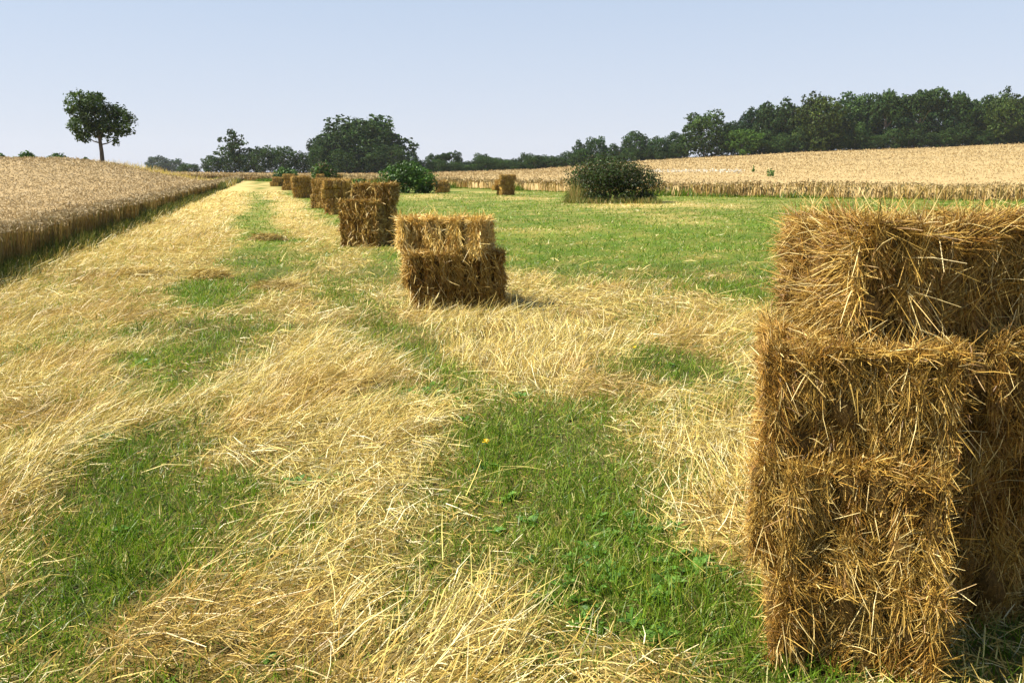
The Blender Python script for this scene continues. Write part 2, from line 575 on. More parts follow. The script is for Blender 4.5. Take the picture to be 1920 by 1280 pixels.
# left crop: sampled on the ground in bands of distance
xs, ys = [], []
for a, b in zip(*(lambda e: (e[:-1], e[1:]))(7 * (97 / 7) ** np.linspace(0, 1, 40))):
    m = (a + b) / 2
    wdt = min(.80 * m + 3 - (4.4 + .3 * m), 60)
    if wdt <= 0:
        continue
    nn = int(230 * min(1, (14 / m) ** 1.65) * wdt * (b - a))
    yy = rg.uniform(a, b, nn)
    xs.append(left_edge_x(yy) - rg.uniform(0, wdt, nn))
    ys.append(yy)
x, y = np.concatenate(xs), np.concatenate(ys)
wheat(gl, rg, x, y, .009 * np.maximum(1, y / 12), C_WHEAT_L, .4, y.mean() < 0)
y = 7 * (190 / 7) ** rg.uniform(size=24000)
x = left_edge_x(y) - np.abs(rg.normal(0, .5, len(y))) + .1 + (fbm(y, y * 0, 1.3, 129, 3) - .5) * .8
wheat(gl, rg, x, y, .010 * np.maximum(1, y / 11), C_WHEAT_L, 0.0, True, .95)
left_wheat = tag(link('wheat_crop', gl.mesh('wheat_crop', M_WHEAT)), 'pinkish brown standing wheat on the rise below the lone tree', 'wheat', kind='stuff')
yy = np.concatenate([np.linspace(5, 30, 60), np.linspace(31, 98, 60), np.linspace(100, 190, 30)])
cc = np.concatenate([[.12, .125], np.linspace(.5, 70, 70)])
LY = np.repeat(yy[:, None], len(cc), 1)
LX = left_edge_x(LY) - cc[None, :]
drop = np.where(cc[None, :] < .122, 0.0, WH * .88)
LZ = height(LX, LY) + drop + np.where(drop > 0, (fbm(LX, LY, .8, 121) - .5) * .16, 0)
cr = sstep(95, 99, LY)
LZ = LZ - cr * np.where(drop > 0, WH * .5, 0)
nn_ = fbm(LX, LY, 2.5, 123)[..., None]
lc = (np.array([.35, .25, .115]) * (1 - cr[..., None]) + np.array([.42, .30, .11]) * cr[..., None]) * (.75 + .5 * nn_)
tag(link('wheat_understorey', grid_mesh('wheat_understorey', LX, LY, LZ, lc, M_CANOPY)), 'dense mass of stalks inside the left wheat crop', 'wheat', kind='stuff')

gr = Geo()
x = rg.uniform(-150, 130, 26000)
y = wheat_edge_y(x) + np.abs(rg.normal(0, .7, len(x))) + (fbm(x, x * 0, 3, 137, 3) - .5) * 2.0
wheat(gr, rg, x, y, .0011 * y, C_WHEAT_R, 0.0, True, 1.3, 1.35)
xs, ys = [], []
for a, b in zip(*(lambda e: (e[:-1], e[1:]))(38 * (300 / 38) ** np.linspace(0, 1, 40))):
    m = (a + b) / 2
    nn = int(16 * (50 / m) ** 1.7 * (1.5 * m) * (b - a))
    ys.append(rg.uniform(a, b, nn))
    xs.append(rg.uniform(-.75 * m, .75 * m, nn))
x, y = np.concatenate(xs), np.concatenate(ys)
k = y > wheat_edge_y(x)
wheat(gr, rg, x[k], y[k], .00065 * y[k], C_WHEAT_R, .45, False)
tag(link('wheat_crop', gr.mesh('wheat_crop', M_WHEAT)), 'golden standing wheat rising from the meadow to the wood', 'wheat', kind='stuff')
xx = np.linspace(-260, 330, 240)
tt = np.concatenate([[0, .0001], (np.linspace(0.03, 1, 110)) ** 1.6])
ye = wheat_edge_y(xx) + .5
RY = ye[None, :] + tt[:, None] * (303 - ye)[None, :]
RX = np.repeat(xx[None, :], len(tt), 0)
drop = np.where(tt[:, None] < .00005, 0, WH * .99)
RZ = height(RX, RY) + drop + np.where(drop > 0, (fbm(RX, RY, 2.0, 131) - .5) * .10, 0)
nn_ = (1.6 * fbm(RX * .12, RY, 14, 133) - .3)[..., None]
n2_ = fbm(RX, RY, 4, 134)[..., None]
rc = np.array([.37, .268, .118]) * (.72 + .36 * nn_ + .22 * n2_)
tag(link('wheat_understorey', grid_mesh('wheat_understorey', RX, RY, RZ, rc, M_CANOPY)), 'dense mass of stalks inside the golden right wheat crop', 'wheat', kind='stuff')

# dry grass on the crest behind the left crop
gd = Geo()
x = rg.uniform(-110, -25, 12000)
y = rg.uniform(95, 125, len(x))
k = (x < left_edge_x(y) + 1)
x, y = x[k], y[k]
n = len(x)
az, inc = rg.uniform(0, 6.28, n), rg.uniform(.8, 1.5, n)
D = np.stack([np.cos(inc) * np.cos(az), np.cos(inc) * np.sin(az), np.sin(inc)], 1)
ln = rg.uniform(.4, 1.0, n) * (.5 + fbm(x, y, 5, 141))
strands(gd, np.stack([x, y, height(x, y)], 1), D, ln, np.full(n, .07), rg.normal(0, .15, (n, 3)) * ln[:, None],
        pick(rg, np.array([[.52, .38, .13], [.45, .30, .10], [.38, .33, .10], [.58, .45, .20]]), n), 2, (1, .8, .2), rg)
tag(link('crest_grass', gd.mesh('crest_grass', M_GRASS)), 'dry yellow grass along the crest behind the left wheat', 'grass', kind='stuff')

# pale flowering weeds in the right crop
gw = Geo()
clus = 1195 + np.cumsum(rg.uniform(4, 13, 24))
for i in range(420):
    px, pyf = clus[i % 24] + rg.normal(0, 3.0), 322 + rg.normal(0, 1.2)
    Yc = np.linspace(70, 200, 260)
    Xc, _, Zc = at_depth(px, pyf, Yc)
    hit = np.argmax(height(Xc, Yc) + WH > Zc)
    X, Y = Xc[hit], Yc[hit]
    zz = height(X, Y) + WH + rg.uniform(-.05, .25)
    r = rg.uniform(.08, .2)
    d = unit(rg.normal(size=(3, 3)))
    strands(gw, np.tile([X, Y, zz], (3, 1)) - d * r / 2, d, np.full(3, r), np.full(3, r * .7), np.zeros((3, 3)), np.tile([.80, .78, .68], (3, 1)) * rg.uniform(.8, 1.05), 1, (1, .8), rg)
tag(link('pale_flowers', gw.mesh('pale_flowers', M_WHEAT)), 'line of whitish flowering weeds standing above the golden wheat', 'flowers', kind='stuff')

# ------------------------------------------------------------------ straw bales
C_BALE = np.array([[.345, .205, .036], [.44, .28, .058], [.26, .133, .02], [.54, .385, .11], [.14, .072, .012], [.68, .53, .22]])
P_OLD = np.array([.31, .24, .23, .09, .10, .03])
P_PALE = np.array([.12, .24, .05, .32, .02, .25])


def box_shell(nx, ny, nz, rnd):
    """unit box surface (size 1 each way) as a grid of quads with rounded edges"""
    vs, qs, base = [], [], 0
    for ax in range(3):
        a, b = [(1, 2), (2, 0), (0, 1)][ax]
        na, nb = [nx, ny, nz][a], [nx, ny, nz][b]
        ga, gb = np.meshgrid(np.linspace(-.5, .5, na + 1), np.linspace(-.5, .5, nb + 1), indexing='ij')
        for sg in (-1, 1):
            v = np.zeros((na + 1, nb + 1, 3))
            v[..., a], v[..., b], v[..., ax] = ga, gb, sg * .5
            idx = np.arange((na + 1) * (nb + 1)).reshape(na + 1, nb + 1) + base
            q = np.stack([idx[:-1, :-1], idx[1:, :-1], idx[1:, 1:], idx[:-1, 1:]], -1).reshape(-1, 4)
            if sg < 0:
                q = q[:, ::-1]
            vs.append(v.reshape(-1, 3))
            qs.append(q)
            base += v.size // 3
    return np.concatenate(vs), np.concatenate(qs)


def round_box(v, size, r):
    size = np.asarray(size, float)
    p = v * size
    inner = np.maximum(size / 2 - r, 0)
    c = np.clip(p, -inner, inner)
    d = p - c
    nd = np.linalg.norm(d, axis=1, keepdims=True)
    return np.where(nd > 1e-9, c + d / np.maximum(nd, 1e-9) * np.minimum(r, nd + r * 0 + r), p) if r > 0 else p


def flake_geo(g, rg, cx, th, W, H, res, r, bulge, colr):
    v, q = box_shell(max(2, res // 3), res, res, r)
    p = round_box(v, (th, W, H), min(r, th * .42))
    amp = .020
    for k in range(3):
        f = rg.uniform(8, 30, 3)
        ph = rg.uniform(0, 6.28)
        w = np.sin(p @ f + ph)
        p = p + unit(p + 1e-6) * (amp * w / (k + 1))[:, None]
    p[:, 1] *= 1 + bulge * .5
    p[:, 0] += cx
    p[:, 2] += H / 2
    g.add(p, q, colr)
    return p


def make_bale(name, seed, L=.92, W=.46, H=.37, n_flake=9, dens=9000, sw=.0035, res=9, pale=False, fw=(1, 1, 1, 1, 1, .15), slen=1.0, grooves=(), gap_w=.05, groove=.6):
    """bale along local x, resting on local z = 0; fw = strand density of faces -x +x -y +y top bottom"""
    rg = RNG(seed)
    pr = P_PALE if pale else P_OLD
    cen = np.array([.22, .14, .04]) if pale else np.array([.13, .075, .018])  # core browns deepened so gaps between straws read as shade
    th = L / n_flake
    root = link(name, None)
    prof = []
    for i in range(n_flake):
        cx = -L / 2 + th * (i + .5)
        oy, oz = rg.normal(0, .010), rg.normal(0, .006)
        bul = rg.normal(0, .05) - sum(.16 * math.exp(-((i - gq) / .6) ** 2) for gq in grooves)
        prof.append((cx, oy, bul))
        g = Geo()
        tilt = rg.normal(0, .02)
        flake_geo(g, rg, cx, th * (1 - gap_w), W - .065, H - .030 + (oz if i not in (0, n_flake - 1) else -.01), res, .045, bul, cen * rg.uniform(.75, 1.15))
        link('flake', g.mesh('flake', M_FLAKE, True), root, (0, oy, 0), (0, 0, tilt))
    # straw standing out of every face
    gs = Geo()
    faces = [(0, -1, W * H), (0, 1, W * H), (1, -1, L * H), (1, 1, L * H), (2, 1, L * W), (2, -1, L * W)]
    half = np.array([L, W, H]) / 2
    for (ax, sg, area), f in zip(faces, fw):
        n = int(area * dens * f)
        if n < 1:
            continue
        p = rg.uniform(-.5, .5, (n, 3)) * np.array([L, W, H]) * .985
        p[:, ax] = sg * (half[ax] - .012)
        # grooves between flakes on the long faces: fewer straws in the gap, depth follows the flake
        fi = np.clip(((p[:, 0] + L / 2) / th).astype(int), 0, n_flake - 1)
        bulg = np.array([b for _, _, b in prof])[fi]
        offy = np.array([o for _, o, _ in prof])[fi]
        ph = ((p[:, 0] + L / 2) / th) % 1.0
        gap = np.abs(ph - .5) * 2
        if ax != 0:
            keep = rg.uniform(size=n) > groove * sstep(.55, .9, gap)
            p[:, ax] -= sg * .05 * groove * sstep(.5, 1, gap)
        else:
            keep = np.ones(n, bool)
        if ax == 1:
            p[:, 1] *= 1 + bulg * .5
        p[:, 1] += offy
        # rounded edges: pull corners in
        o2 = [a for a in range(3) if a != ax]
        for a in o2:
            e = np.clip((np.abs(p[:, a]) - (half[a] - .04)) / .04, 0, 1)
            p[:, ax] -= sg * .025 * e * e
        p, fi = p[keep], fi[keep]
        # wads of straw: uneven surface, and rusty or golden tufts
        wad = fbm(p[:, o2[0]] + seed, p[:, o2[1]] * .6 + ax * 3.1, .11, seed % 50, 2)
        hue = fbm(p[:, o2[0]] + seed * 1.7, p[:, o2[1]] + ax, .16, seed % 41 + 3, 2)
        p[:, ax] += sg * ((wad - .5) * .10 - .006)
        n = len(p)
        nrm = np.zeros(3)
        nrm[ax] = sg
        kind = rg.uniform(size=n)
        t1, t2 = np.zeros(3), np.zeros(3)
        t1[o2[0]], t2[o2[1]] = 1, 1
        if ax == 0:
            ang = rg.normal(.0, .55, n) + np.sin(p[:, 2] * 14 + p[:, 1] * 9 + seed) * .7
            ang = np.where(rg.uniform(size=n) < .3, rg.uniform(0, 6.28, n), ang)
            tan = np.outer(np.cos(ang), t1) + np.outer(np.sin(ang), t2)
        elif ax == 1:
            ang = rg.normal(math.pi / 2, .36, n) + np.sin(fi * 2.1 + seed) * .25 + (wad - .5) * 1.6
            ang = np.where(rg.uniform(size=n) < .16, rg.uniform(0, 6.28, n), ang)
            tan = np.outer(np.cos(ang), t1) + np.outer(np.sin(ang), t2)
            tan = tan * np.where(rg.uniform(size=n) < .5, -1, 1)[:, None]
        else:
            ang = rg.normal(math.pi / 2, .7, n) + np.sin(fi * 1.7 + seed) * .5
            tan = np.outer(np.cos(ang), t1) + np.outer(np.sin(ang), t2)
            tan = tan * np.where(rg.uniform(size=n) < .5, -1, 1)[:, None]
        out = np.where(kind < .72, rg.uniform(.03, .28, n), np.where(kind < .975, rg.uniform(.4, 1.4, n), rg.uniform(.2, 1.2, n)))
        D = unit(tan + nrm * out[:, None])
        ln = np.where(kind < .72, rg.uniform(.035, .10, n), np.where(kind < .975, rg.uniform(.015, .05, n), rg.uniform(.06, .17, n))) * slen
        bend = rg.normal(0, .16, (n, 3)) * ln[:, None] - np.array([0, 0, .12]) * ln[:, None]
        col = pick(rg, C_BALE, n, pr, .2) * (1.45 if pale else 1.0)
        col = col * (.55 + .9 * hue)[:, None] * np.where((hue < .45)[:, None], np.array([1.0, .88, .7]), 1)
        col = np.where((kind >= .975)[:, None], pick(rg, C_BALE[[3, 5, 1]], n), col)
        lg = ln > (.045 if dens > 12000 else .09)
        W_ = sw * rg.uniform(.6, 1.25, n)
        P_ = p + np.array([0, 0, H / 2])
        strands(gs, P_[lg], D[lg], ln[lg], W_[lg], bend[lg], col[lg], 2, (1, .95, .5), rg)
        strands(gs, P_[~lg], D[~lg], ln[~lg], W_[~lg], bend[~lg], col[~lg], 1, (1, .6), rg)
    o = link('loose_straw', gs.mesh('loose_straw', M_BALE), root)
    o['kind'] = 'stuff'
    return root


def far_bale_mesh(seed, L=.92, W=.46, H=.37, pale=False):
    """one mesh for bales too far off to show their pieces"""
    rg = RNG(seed)
    g = Geo()
    nf = 6
    th = L / nf
    for i in range(nf):
        flake_geo(g, rg, -L / 2 + th * (i + .5), th * 1.05, W * rg.uniform(.94, 1.02), H * rg.uniform(.97, 1.0), 5, .05, rg.normal(0, .04), C_BALE[rg.choice([1, 0, 0, 2])] * rg.uniform(.6, .95))
    n = 1500
    p = rg.uniform(-.5, .5, (n, 3)) * np.array([L, W, H])
    ax = rg.choice([0, 1, 1, 2], n)
    sg = np.where(rg.uniform(size=n) < .5, -1, 1)
    sg = np.where(ax == 2, 1, sg)
    half = np.array([L, W, H]) / 2
    p[np.arange(n), ax] = sg * half[ax] * .97
    nr = np.zeros((n, 3))
    nr[np.arange(n), ax] = sg
    D = unit(rg.normal(0, .6, (n, 3)) + nr * .5)
    strands(g, p + np.array([0, 0, H / 2]), D, rg.uniform(.04, .12, n), np.full(n, .012), rg.normal(0, .01, (n, 3)), pick(rg, C_BALE, n, P_OLD, .2), 1, (1, .4), rg)
    return g.mesh('straw_bale', M_BALE)


GRP = 'straw bales stacked along the strip'


def put(o, x, y, z, rot, tilt=(0, 0)):
    o.location = (x, y, z)
    o.rotation_euler = (math.radians(tilt[0]), math.radians(tilt[1]), math.radians(rot))
    return o


# the shaggy four-layer stack
NEAR = dict(dens=34000, sw=.0024, res=14, slen=.85)
hb = .374
gz1 = float(height(1.2, 2.8)) - .02


def near_bale(seed, L, W, x, y, z, rot, label, fw, tilt=(0, 0), **k):
    a = dict(NEAR)
    a.update(k)
    o = make_bale('straw_bale', seed, L, W, hb - .004, fw=fw, **a)
    put(o, x, y, z, rot, tilt)
    tag(o, label, 'straw bale', GRP)
    return o


# length axis local x; rot 90 puts the -x end towards the camera
near_bale(101, .54, .56, 1.19, 2.71, gz1, -15, 'brown straw bale at the ground, lowest front bale of the shaggy four-layer stack', (.7, .5, 1.3, .3, .8, 0), n_flake=6)
near_bale(102, .60, .58, 1.16, 2.76, gz1 + hb, -17, 'rusty brown front bale in the second layer of the shaggy four-layer stack', (.7, .5, 1.5, .3, .6, 0), (0, 1), n_flake=7)
near_bale(103, .58, .58, 1.18, 2.80, gz1 + 2 * hb, -14, 'golden brown front bale just under the dark shaggy top bale', (.7, .5, 1.5, .3, 1.3, 0), (1, 0), n_flake=6)
near_bale(104, 1.0, .50, 2.00, 3.05, gz1, 14, 'shaded bale at the ground, set back beside the lowest brown front bale', (.2, .2, 1, .2, .5, 0))
near_bale(105, 1.0, .50, 2.00, 3.05, gz1 + hb, 12, 'shaded bale set back in the second layer beside the rusty front bale', (.2, .2, 1, .2, .5, 0))
near_bale(106, 1.0, .55, 2.00, 3.02, gz1 + 2 * hb, 13, 'shaded bale with sunlit upper edge, set back under the dark shaggy top bale', (.2, .2, 1.1, .2, 1.3, 0))
near_bale(107, 1.05, .47, 1.60, 3.01, gz1 + 3 * hb, 13, 'dark shaggy straw bale lying alone on top of the four-layer stack', (1.5, .2, 1.1, .25, 1.3, 0), slen=1.2)

# the low stack with a pale lobed bale on top
MID = dict(dens=9000, sw=.007, res=9, slen=1.25)
bx, by = ground_at(858, 586)
gz2 = float(height(bx, by + .3)) - .02


def mid_bale(seed, L, W, H, x, y, z, rot, label, fw=(1, 1, 1, .4, 1, 0), **k):
    a = dict(MID)
    a.update(k)
    o = make_bale('straw_bale', seed, L, W, H, fw=fw, **a)
    put(o, x, y, z, rot)
    tag(o, label, 'straw bale', GRP)


mid_bale(201, 1.10, .5, .34, bx - .03, by + .42, gz2, 14, 'bottom bale of the low stack that carries the pale lobed bale', n_flake=9)
mid_bale(202, 1.20, .5, .40, bx - .07, by + .42, gz2 + .33, 16, 'ribbed dark bale with open gaps between flakes, under the pale lobed bale', n_flake=7, gap_w=.12, groove=.97)
mid_bale(203, .76, .46, .42, bx + .0, by + .44, gz2 + .71, -14, 'pale lobed straw bale, the largest on top of the low stack', n_flake=3, pale=True, gap_w=.14, groove=.95, slen=1.4)
mid_bale(204, .40, .40, .41, bx - .56, by + .60, gz2 + .71, 12, 'small pale straw bale tucked behind the left end of the lobed bale', n_flake=3, pale=True, slen=1.5)
mid_bale(205, .9, .46, .36, bx - .12, by + .92, gz2, 14, 'bottom rear bale hidden behind the ribbed dark bale', dens=3500)
mid_bale(206, .9, .46, .36, bx - .16, by + .92, gz2 + .35, 16, 'rear bale behind the ribbed dark bale, carrying the small pale bale', dens=3500)

# the block of bales with one bale across its top
BLK = dict(dens=5500, sw=.011, res=7, slen=1.3, n_flake=7)
cx, cy = ground_at(672, 464)
gz3 = float(height(cx, cy + .4)) - .02
a3 = math.radians(-16)


def blk(seed, du, dv, z, rot, label, L=.92, W=.46, H=.355, **k):
    kk = dict(BLK)
    kk.update(k)
    o = make_bale('straw_bale', seed, L, W, H, fw=(1, 1, 1, .3, 1, 0), **kk)
    put(o, cx + du * math.cos(a3) - dv * math.sin(a3), cy + du * math.sin(a3) + dv * math.cos(a3), gz3 + z, -16 + rot)
    tag(o, label, 'straw bale', GRP)


nm = ['bottom', 'middle', 'upper']
for i in range(3):
    blk(301 + i, 0, .25, .35 * i, (0, 1, -1)[i], nm[i] + ' front bale of the block with one bale lying across its top')
    blk(311 + i, .06, .74, .35 * i, 0, nm[i] + ' rear bale of the block with one bale lying across its top', dens=3000)
blk(321, .16, .62, 1.05, 6, 'bale with bright bushy top lying across the block of six bales', L=.90, W=.6, H=.37)

# stacks too far for their pieces to show: one mesh each
FARM = [far_bale_mesh(400 + i) for i in range(5)]
rgb = RNG(77)
ORD = ['fourth', 'fifth', 'sixth', 'seventh', 'eighth']
LAY = ['bottom', 'second', 'third', 'top']


def far_stack(px0, px1, base, top, where, rot=-16, deep=2, layers=4, half_top=False):
    X, Y = ground_at((px0 + px1) / 2, base)
    w = (px1 - px0) / F_PX * Y
    _, _, zt = at_depth((px0 + px1) / 2, top, Y)
    z0 = float(height(X, Y + .3)) - .03
    hh = (zt - z0) / layers
    for l in range(layers):
        for d in range(deep):
            if l == layers - 1 and half_top and d == deep - 1:
                continue
            o = link('straw_bale', FARM[rgb.integers(5)])
            sx = rgb.uniform(.93, 1.03) * min(w / .98, 1.25)
            a = math.radians(rot)
            u, v = rgb.normal(0, .10), .24 + .46 * d + rgb.normal(0, .05)
            o.scale = (sx, 1.0, hh / .37)
            put(o, X + u * math.cos(a) - v * math.sin(a), Y + u * math.sin(a) + v * math.cos(a), z0 + l * hh, rot + rgb.normal(0, 7) + (180 if rgb.random() < .5 else 0))
            side = 'front' if d == 0 else 'rear'
            nml = LAY[l] if l < layers - 1 else 'top'
            tag(o, f'{nml} {side} bale of {where}', 'straw bale', GRP)


row = 'row stack from the dark shaggy bale'
far_stack(607, 658, 403, 337, 'the fourth ' + row, 16, 2, 4)
far_stack(583, 616, 391, 336, 'the fifth ' + row, -14, 2, 4)
far_stack(548, 591, 372, 331, 'the sixth ' + row, 24, 2, 4)
far_stack(527, 556, 357, 327, 'the seventh ' + row, -4, 2, 4, True)
far_stack(510, 527, 350, 333, 'the eighth ' + row, 10, 2, 2)
far_stack(934, 969, 366, 328, 'the stepped stack standing alone in the green meadow', 30, 2, 4, True)
far_stack(812, 843, 361, 339, 'the low stack beside the round dark green bush', -5, 2, 3)
far_stack(592, 607, 349, 327, 'the small stack in front of the leafy bush behind the row', 10, 1, 4)
far_stack(628, 644, 348, 327, 'the small stack standing behind the fourth and fifth row stacks', 5, 1, 4)

# ------------------------------------------------------------------ heaps of raked hay on the strip
for i, (px, py, r) in enumerate(((500, 452, .42), (522, 540, .40), (648, 736, .26), (395, 520, .30), (260, 520, .35))):
    X, Y = ground_at(px, py)
    rgh = RNG(500 + i)
    g = Geo()
    n = 900
    t, rad = rgh.uniform(0, 6.28, n), np.sqrt(rgh.uniform(0, 1, n)) * r
    rad = rad * (.7 + .6 * np.sin(t * 3 + i) ** 2)
    p = np.stack([np.cos(t) * rad * 1.2, np.sin(t) * rad, .16 * (1 - (rad / r) ** 2) * rgh.uniform(.2, 1, n)], 1)
    az = t + 1.4 + rgh.normal(0, .5, n)
    inc = rgh.uniform(-.1, .6, n)
    D = np.stack([np.cos(inc) * np.cos(az), np.cos(inc) * np.sin(az), np.sin(inc)], 1)
    strands(g, p, D, rgh.uniform(.1, .3, n), np.full(n, .004 * max(1, Y / 7)), np.stack([-p[:, 0] * .2, -p[:, 1] * .2, -np.full(n, .03)], 1), pick(rgh, C_BALE[[0, 1, 3]] * np.array([.95, 1.05, 1.2]) * (.9 if i in (0, 1) else 1.2), n, None, .25), 2, (1, .9, .4), rgh)
    tag(link('hay_heap', g.mesh('hay_heap', M_STRAW), None, (X, Y, float(height(X, Y)) - .01)),
        ('olive brown heap of raked hay beside the wheel track', 'darker hollowed heap of hay on the bleached strip', 'small swirl of golden straw pressed flat by the green patch',
         'brown tangle of straw near the mown strip edge', 'brown tangle of straw on the verge below the left wheat')[i], 'hay heap', 'hay heaps on the strip')

# ------------------------------------------------------------------ broad-leaved weeds and dandelions
def weed_mesh(seed):
    rgw = RNG(seed)
    g = Geo()
    n = 13
    az = rgw.uniform(0, 6.28, n)
    inc = rgw.uniform(.25, 1.2, n)
    D = np.stack([np.cos(inc) * np.cos(az), np.cos(inc) * np.sin(az), np.sin(inc)], 1)
    P = np.stack([rgw.normal(0, .02, n), rgw.normal(0, .02, n), np.full(n, -.01)], 1)
    ln = rgw.uniform(.07, .15, n)
    strands(g, P, D, ln, ln * .42, np.stack([D[:, 0] * .3, D[:, 1] * .3, -np.full(n, .4)], 1) * ln[:, None], pick(rgw, np.array([[.11, .24, .03], [.16, .30, .05], [.08, .18, .03]]), n), 4, (.15, .8, 1, .75, .08), rgw, face=np.tile([0, 0, 1.], (n, 1)) + rgw.normal(0, .25, (n, 3)))
    return g.mesh('weed', M_GRASS)


WEED = [weed_mesh(600 + i) for i in range(6)]
rgw = RNG(88)
spots = [(560, 912), (590, 905), (700, 745), (760, 745), (800, 740), (850, 745), (720, 765), (1260, 690), (930, 1000), (190, 830), (270, 690), (1350, 860), (1470, 1190), (1490, 1255), (640, 905), (910, 880), (955, 935), (870, 800), (1070, 790), (240, 1000), (500, 1240), (1010, 1240)]
for i in range(26):
    spots.append((rgw.normal(1150, 110), rgw.normal(1105, 50)))
for i in range(12):
    spots.append((rgw.normal(1140, 80), rgw.normal(1000, 25)))
for i in range(14):
    spots.append((rgw.normal(800, 60), rgw.normal(755, 18)))
for i, (px, py) in enumerate(spots):
    X, Y = ground_at(px, py)
    o = link('weed', WEED[i % 6], None, (X, Y, float(height(X, Y)) + .015), (0, 0, rgw.uniform(0, 6.28)), (1, 1, 1))
    sc_ = rgw.uniform(.35, .65)
    o.scale = (sc_, sc_, sc_)
    lb = ('broad-leaved weed scattered singly among grass and straw of the strip' if i < 22 else 'broad-leaved weed in the leafiest patch, before the four-layer bale stack' if i < 48
          else 'broad-leaved weed in the green patch between leaning straw and the leafiest patch' if i < 60 else 'broad-leaved weed in the dark leafy patch before the pale lobed bale')
    tag(o, lb, 'weed', 'weeds in the mown strip')
for i, (px, py) in enumerate(((908, 852), (1187, 668))):
    X, Y = ground_at(px, py + 14)
    o = link('dandelion', None, None, (X, Y, float(height(X, Y))))
    g = Geo()
    strands(g, np.zeros((1, 3)), np.array([[0, 0, 1.]]), np.array([.11]), np.array([.004]), np.array([[.01, 0, 0]]), np.array([[.14, .24, .05]]), 2, (1, 1, .9), RNG(1))
    link('stem', g.mesh('stem', M_GRASS), o)
    g = Geo()
    n = 26
    az = np.linspace(0, 6.28, n)
    inc = RNG(i).uniform(.0, .9, n)
    D = np.stack([np.cos(inc) * np.cos(az), np.cos(inc) * np.sin(az), np.sin(inc)], 1)
    strands(g, np.tile([.01, 0, .11], (n, 1)), D, np.full(n, .022), np.full(n, .008), np.zeros((n, 3)), np.tile([.80, .56, .02], (n, 1)), 1, (.5, 1), None, face=np.tile([0, 0, 1.], (n, 1)))
    link('flower_head', g.mesh('flower_head', M_GRASS), o)
    tag(o, ('yellow dandelion in the large green patch of the strip', 'yellow dandelion among straw in front of the meadow')[i], 'dandelion', 'dandelions in the strip')

# ------------------------------------------------------------------ trees
def tube(g, pts, rad, col, sides=6):
    pts = np.asarray(pts, float)
    rings = []
    for i in range(len(pts)):
        d = unit((pts[min(i + 1, len(pts) - 1)] - pts[max(i - 1, 0)])[None])[0]
        a = unit(np.cross(d, [0.3, 1, .1])[None])[0]
        b = np.cross(d, a)
        t = np.linspace(0, 2 * math.pi, sides, endpoint=False)
        rings.append(pts[i] + rad[i] * (np.outer(np.cos(t), a) + np.outer(np.sin(t), b)))
    v = np.concatenate(rings)
    q = []
    for i in range(len(pts) - 1):
        for k in range(sides):
            q.append([i * sides + k, i * sides + (k + 1) % sides, (i + 1) * sides + (k + 1) % sides, (i + 1) * sides + k])
    g.add(v, q, np.asarray(col, float))


def leaf_cloud(g, rg, lobes, n, size, cols, hollow=.55, clump=.35, droop=0.0):
    """leaf-sized faces in small clumps through the outer volume of ellipsoid lobes (cx,cy,cz,rx,ry,rz)"""
    lobes = np.asarray(lobes, float)
    vol = (lobes[:, 3] * lobes[:, 4] + lobes[:, 3] * lobes[:, 5]) ** 1.0
    nc = max(8, n // 6)
    li = rg.choice(len(lobes), nc, p=vol / vol.sum())
    d = unit(rg.normal(size=(nc, 3)))
    r = rg.uniform(hollow ** 3, 1.0, nc) ** (1 / 3) * rg.uniform(.92, 1.03, nc)
    C = lobes[li, :3] + d * r[:, None] * lobes[li, 3:]
    ci = rg.choice(nc, n)
    spread = clump * lobes[li[ci], 3:].mean(1)
    p = C[ci] + rg.normal(0, 1, (n, 3)) * spread[:, None] * .5
    out = unit(d[ci] + rg.normal(0, .8, (n, 3)))
    D = unit(np.cross(out, rg.normal(size=(n, 3))))
    D[:, 2] -= droop
    D = unit(D)
    tone = (rg.uniform(.75, 1.2, nc) * rg.uniform(.7, 1.3, len(lobes))[li])[ci]
    col = pick(rg, cols, n, None, .2) * tone[:, None]
    s_ = size * rg.uniform(.6, 1.3, n)
    strands(g, p - D * (s_ / 2)[:, None], D, s_, s_ * .75, np.zeros((n, 3)), col, 1, (.8, .55), rg, face=out)


C_LEAF = np.array([[.026, .052, .013], [.036, .066, .017], [.020, .040, .011], [.048, .076, .020]])


